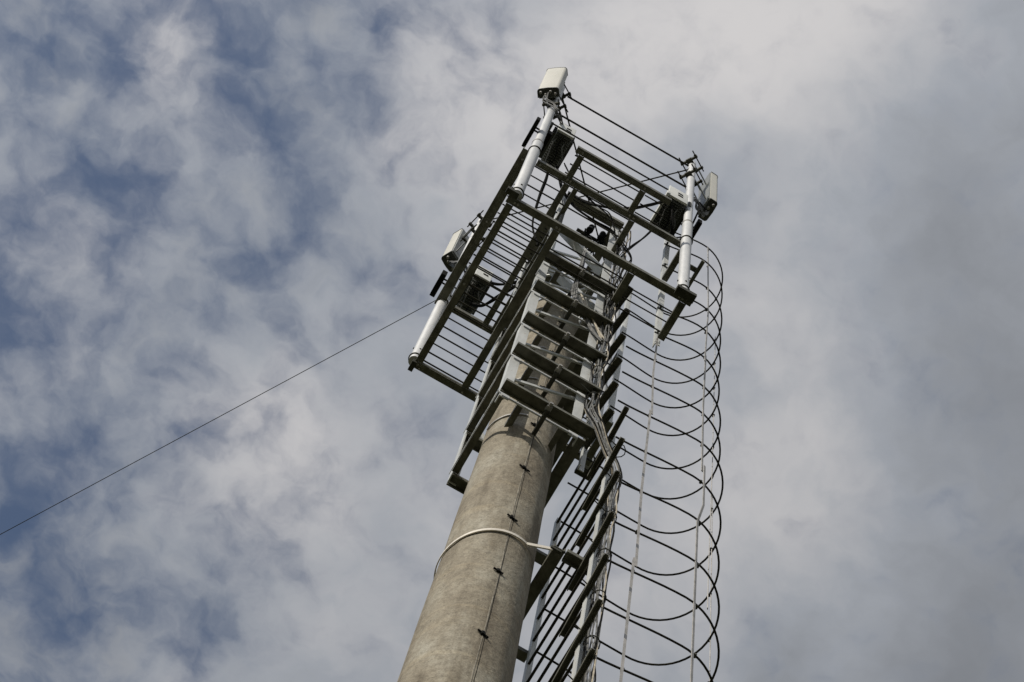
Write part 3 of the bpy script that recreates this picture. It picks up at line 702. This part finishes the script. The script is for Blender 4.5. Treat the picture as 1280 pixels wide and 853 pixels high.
def loose(name, lab, cat, ctrl, r, mat, n=1, spread=.012, grp=None):
    t_ = thing(name, lab, cat, ctrl[0], grp)
    for k in range(n):
        rs = random.Random(len(lab) * 3 + k)
        c = [(p[0] + rs.uniform(-spread, spread), p[1] + rs.uniform(-spread, spread), p[2] + rs.uniform(-spread, spread)) for p in ctrl]
        part('cable', lambda bm: tube(bm, spline(c, 8), r, 8), mat, t_, True)
G = 'jumper cables from the radio units'
loose('jumper_cable', 'thick black cable looping from the top left radio unit to the cage top', 'cable',
      [(.600, 3.21, 15.55), (.640, 3.22, 15.35), (.695, 3.22, 15.0), (.79, 3.22, 14.75), (.95, 3.22, 14.66), (1.07, 3.22, 14.66), (1.12, 3.22, 14.5), (1.14, 3.23, 14.2)], .0058, M['black'], 3, .006, G)
loose('jumper_cable', 'black cable dropping straight from the top left radio unit past the inner beam', 'cable',
      [(.555, 3.22, 15.55), (.575, 3.26, 15.25), (.585, 3.32, 14.9), (.62, 3.40, 14.5), (.70, 3.42, 14.2)], .0062, M['black'], 2, .006, G)
loose('jumper_cable', 'thick black cable sagging from the right radio unit left to the cage', 'cable',
      [(1.33, 2.99, 15.25), (1.22, 3.01, 14.95), (1.10, 3.06, 14.75), (.98, 3.12, 14.72), (.86, 3.18, 14.85), (.745, 3.22, 15.0)], .0062, M['black'], 3, .007, G)
loose('jumper_cable', 'black cable running from the right radio unit down behind the cage beam', 'cable',
      [(1.35, 3.14, 15.2), (1.29, 3.20, 14.9), (1.22, 3.26, 14.6), (1.17, 3.30, 14.3), (1.15, 3.28, 14.0)], .006, M['black'], 2, .007, G)
loose('jumper_cable', 'upper black cable from the lower left radio unit toward the cage', 'cable',
      [(.58, 4.02, 15.1), (.64, 3.97, 15.0), (.72, 3.92, 15.0), (.80, 3.84, 15.1)], .008, M['black'], 2, .008, G)
loose('jumper_cable', 'lower black cable from the lower left radio unit toward the cage', 'cable',
      [(.55, 4.18, 15.02), (.61, 4.12, 14.9), (.68, 4.00, 14.85), (.75, 3.88, 14.95)], .009, M['black'], 2, .010, G)
loose('antenna_lead', 'pale leads hanging from the bottom of the topmost antenna to the radio unit', 'cable',
      [(.32, 2.925, 16.07), (.335, 2.95, 15.95), (.385, 2.93, 15.85), (.44, 2.94, 15.75), (.50, 3.0, 15.80)], .0045, M['greycable'], 4, .018)
loose('antenna_lead', 'leads curling under the right antenna to the silver pipe', 'cable',
      [(1.69, 3.105, 16.25), (1.68, 3.12, 16.12), (1.60, 3.08, 16.02), (1.52, 3.0, 15.8), (1.45, 3.0, 15.5)], .0055, M['greycable'], 4, .016)
loose('antenna_lead', 'leads curling under the lower left antenna', 'cable',
      [(.32, 4.29, 16.07), (.35, 4.26, 15.95), (.40, 4.18, 15.8), (.45, 4.15, 15.5), (.52, 4.12, 15.3)], .0055, M['greycable'], 4, .016)
loose('jumper_cable', 'black cable looping round the silver right pipe between its radio unit and antenna', 'cable',
      [(1.45, 3.16, 15.35), (1.49, 3.16, 15.15), (1.545, 3.10, 15.2), (1.56, 3.02, 15.6), (1.58, 3.04, 15.95), (1.66, 3.10, 16.2)], .0052, M['black'], 2, .012, G)
loose('jumper_cable', 'black cable hanging in a short loop under the largest radio unit', 'cable',
      [(1.36, 3.0, 15.22), (1.40, 3.06, 15.05), (1.44, 3.12, 15.02), (1.47, 3.17, 15.2)], .0052, M['black'], 3, .012, G)
loose('jumper_cable', 'thin black cable slung in a shallow loop below the upper platform edge', 'cable',
      [(.63, 3.10, 15.2), (.74, 3.12, 14.85), (.90, 3.16, 14.78), (1.02, 3.20, 14.9), (1.11, 3.24, 14.75)], .0042, M['black'], 2, .02, G)
loose('jumper_cable', 'thin black cable hanging from the cage top to the lower platform', 'cable',
      [(1.12, 3.22, 14.6), (1.20, 3.20, 14.2), (1.19, 3.16, 13.7), (1.15, 3.2, 13.3), (1.16, 3.22, 12.9)], .0042, M['black'], 2, .02, G)
# fine cables dropping inside the cage
loose('inner_cables', 'thin grey cables hanging inside the cage toward the right post', 'cables',
      [(.955, 3.26, 14.0), (.945, 3.26, 13.4), (.945, 3.26, 12.95), (1.00, 3.26, 12.75), (1.08, 3.25, 12.45), (1.15, 3.23, 12.2)], .0042, M['greycable'], 6, .014)
loose('inner_cables', 'pale twisted cables crossing inside the cage, ending at the cable bundle', 'cables',
      [(.98, 3.25, 12.95), (1.03, 3.24, 12.72), (1.10, 3.23, 12.5), (1.15, 3.22, 12.25)], .0042, M['palecable'], 4, .010)
loose('post_cables', 'thin cables tied along the upper part of the left cage post', 'cables',
      [(.72, 3.22, 14.75), (.745, 3.22, 14.5), (.74, 3.23, 14.1), (.72, 3.24, 13.7)], .004, M['greycable'], 6, .012)
# clump of splice boxes and connectors
clu = thing('splice_cluster', 'clump of black connectors and splice boxes hung inside the cage top', 'connectors', (1.03, 3.4, 14.95))
rs = random.Random(77)
for (x, y, h) in ((.972, 3.355, 15.0), (.99, 3.40, 14.93), (1.02, 3.42, 14.93), (1.05, 3.44, 14.96), (1.075, 3.40, 14.98), (1.06, 3.37, 15.02)):
    def f(bm):
        tube(bm, [(x, y, h - .045), (x + rs.uniform(-.01, .01), y + rs.uniform(-.02, .02), h + .045)], .021, 12)
        tube(bm, [(x, y, h - .06), (x, y, h - .045)], .014, 12)
        for q in range(3):
            tube(bm, spline([(x, y, h - .06), (x + rs.uniform(-.03, .03), y + rs.uniform(-.03, .03), h - .10), (x + rs.uniform(-.04, .04), y + rs.uniform(-.05, .05), h - .06)], 5), .005, 6)
    part('connector', f, M['black'], clu, True)
    part('connector_ring', lambda bm: tube(bm, [(x, y, h - .022), (x, y, h - .012)], .024, 12), M['strap'], clu, True)
part('hanger_bar', lambda bm: beam(bm, (.90, 3.40, 15.01), (1.12, 3.40, 15.01), rect(.02, .02)), M['dark'], clu)

# ------------------------------------------------------------------ guy wire
A_ = Vector((.362, 4.079, 14.5)); Z_ = Vector((-9.35, 19.15, 13.6 * 0 + 14.0))
d_ = Vector((-1.335, 6.744, 14.0)) - A_
pts = []
for k in range(41):
    t = k / 40 * 6; p = A_ + d_ * t; p.z -= .02 * t * (6 - t) * 0.12
    pts.append(p)
o = part('guy_wire', lambda bm: tube(bm, pts, .0024, 6), M['rod'], None, True)
tag(o, 'single thin dark wire stretching from the lower left mast pipe into the distance', 'wire')
